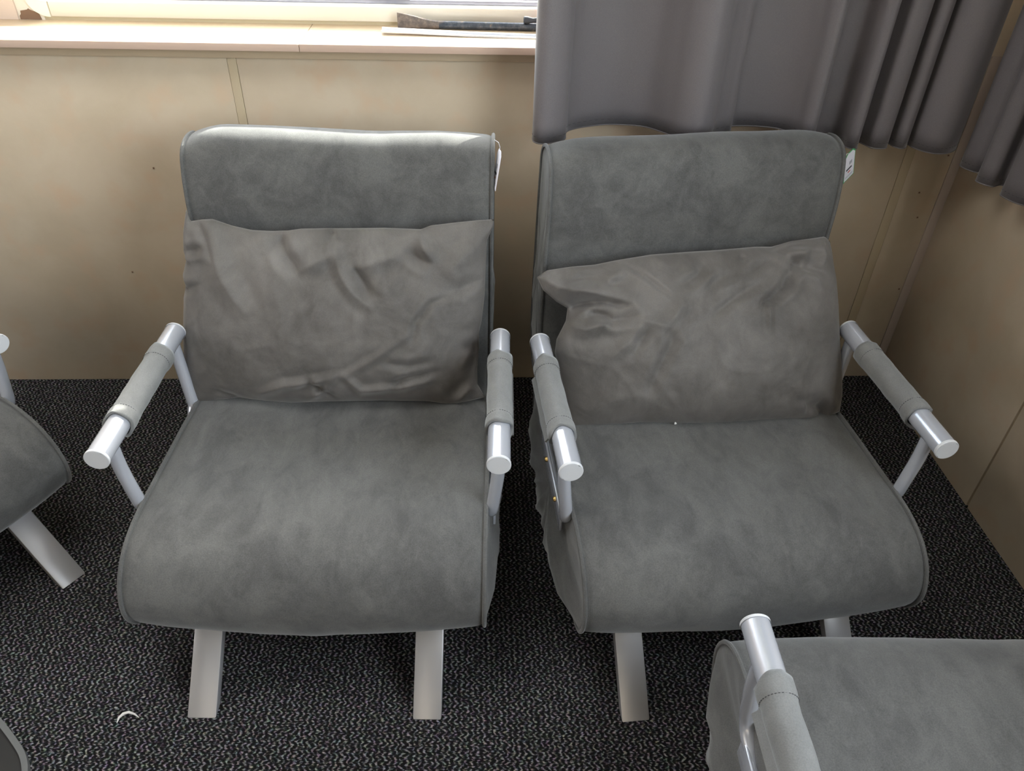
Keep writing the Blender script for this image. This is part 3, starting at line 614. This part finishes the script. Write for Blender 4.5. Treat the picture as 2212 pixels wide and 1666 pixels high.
# ------------------------------------------------------------------ swing tags
M_TAG = plain('white_card', (.80, .80, .88), .5); M_GREEN = plain('green_print', (.05, .36, .13), .5); M_INK = plain('black_print', (.03, .03, .05), .5); M_RED = plain('red_print', (.6, .12, .08), .5); M_GINK = plain('grey_print', (.35, .36, .42), .5)
def swing_tag(M, label, border, thread):
    o = empty('swing_tag', (0, 0, 0)); o.matrix_world = M; tag(o, label, 'tag', 'paper tags on the armchairs')
    def card(name, x0, x1, z0, z1, y, mt, th=.0006):
        b = MB(); b.box(((x0+x1)/2, y, (z0+z1)/2), (x1-x0, th, z1-z0)); return b.build(name, mt, o, False)
    # card with clipped top corners
    def clipped(name, w, h, cut, y, th, mt):
        pts = [(-w, -h), (w, -h), (w, h-cut), (w-cut, h), (-w+cut, h), (-w, h-cut)]
        n = 6; link_mesh(name, [(x, y, z) for x, z in pts]+[(x, y+th, z) for x, z in pts], [tuple(range(n)), tuple(range(n, 2*n))]+[(i, (i+1) % n, n+(i+1) % n, n+i) for i in range(n)], mt, o, False)
    clipped('card', .0215, .040, .010, 0, .0007, border)
    clipped('print_field', .0190, .0372, .009, -.0004, .0012, M_TAG)
    card('print_bar', -.0135, .0085, -.010, -.0055, -.0007, M_INK, .0003)
    card('print_bar', -.0060, .0040, -.0190, -.0155, -.0007, M_RED, .0003)
    for i in range(4): card('print_line', -.002+i*.0028, -.0005+i*.0028, .003, .012, -.0007, M_GINK, .0003)
    for i in range(2): card('print_line', -.0155, .0145, -.0275-i*.0035, -.0265-i*.0035, -.0007, M_GINK, .0003)
    b = MB(); b.tube(thread, .0006, 5); b.build('loop_thread', M_TAG, o)
    return o
def frame_(o, right, up):
    r = Vector(right).normalized(); u_ = Vector(up); u_ = (u_-r*u_.dot(r)).normalized(); f = u_.cross(r)     # local x=right, z=up, y=away from viewer
    m = Matrix.Identity(4); 
    for i in range(3): m[i][0] = r[i]; m[i][1] = f[i]; m[i][2] = u_[i]; m[i][3] = o[i]
    return m
TAG_R = frame_((.828, 1.612, .764), (.66, .55, .36), (.30, .26, .92)) @ Matrix.Scale(.95, 4)
swing_tag(TAG_R, 'white paper tag with a green edge beside the right-hand armchair back', M_GREEN, [(-.034, -.004, .040), (-.016, .0, .044), (0, -.001, .034)])
TAG_L = frame_((.043, 1.535, .779), (.13, -.90, .12), (.16, .12, .98))
swing_tag(TAG_L, 'white paper tag seen edge-on, hanging on a thread from the left-hand armchair back', M_TAG, [(0, 0, .034), (.001, -.001, .046), (.004, -.006, .055), (.008, -.016, .060)])

# ------------------------------------------------------------------ small things
b = MB(); cp = [(-.677, .774, .004), (-.676, .783, .006), (-.670, .790, .007), (-.661, .793, .007), (-.650, .790, .005), (-.640, .784, .003)]
b.tube(cp, [.0008, .0022, .0028, .0026, .0018, .0006], 8); o = b.build('wood_curl', plain('pale_shaving', (.62, .60, .58), .8)); tag(o, 'small pale curled shaving lying on the carpet', 'shaving')
b = MB()
for dx, dy in ((0, 0), (.0025, .001), (.001, .003)): b.box((dx, dy, .0015), (.0025, .0022, .003), Matrix.Rotation(.5+dx*300, 3, 'Z'), .0006)
o = b.build('lint_fleck', plain('white_lint', (.8, .8, .78), .9)); o.location = (.4207, 1.2235, .3440); tag(o, 'tiny white fleck on the seat in front of the tilted pillow', 'lint')
# low curved foot at the bottom left corner of the picture
ft = empty('curved_floor_foot', (-.85, .70, 0)); tag(ft, 'low black curved foot with a grey rim at the bottom left corner', 'foot')
arc = [(-.98, .83), (-.93, .802), (-.886, .768), (-.849, .736), (-.821, .708), (-.803, .676), (-.795, .64), (-.793, .60)]
A = resample(arc, 30, False); T = np.gradient(A, axis=0); T /= np.linalg.norm(T, axis=1)[:, None]; Nn = np.stack([T[:, 1], -T[:, 0]], 1)
def band(o0, o1, z0, z1, name, mt):
    V = []; F = []
    for p, n_ in zip(A, Nn):
        for off, z in ((o0, z0), (o1, z0), (o1, z1), (o0, z1)): V.append((p[0]+n_[0]*off+.85, p[1]+n_[1]*off-.70, z))
    for i in range(len(A)-1):
        for k in range(4): F.append((i*4+k, i*4+(k+1) % 4, (i+1)*4+(k+1) % 4, (i+1)*4+k))
    F += [(0, 1, 2, 3), tuple(4*(len(A)-1)+k for k in range(4))]
    link_mesh(name, V, F, mt, ft, True, 40)
band(.0, .062, 0.0, .010, 'black_pad', M_BLACK); band(-.010, .0, 0.0, .014, 'grey_rim', M_DGREY)
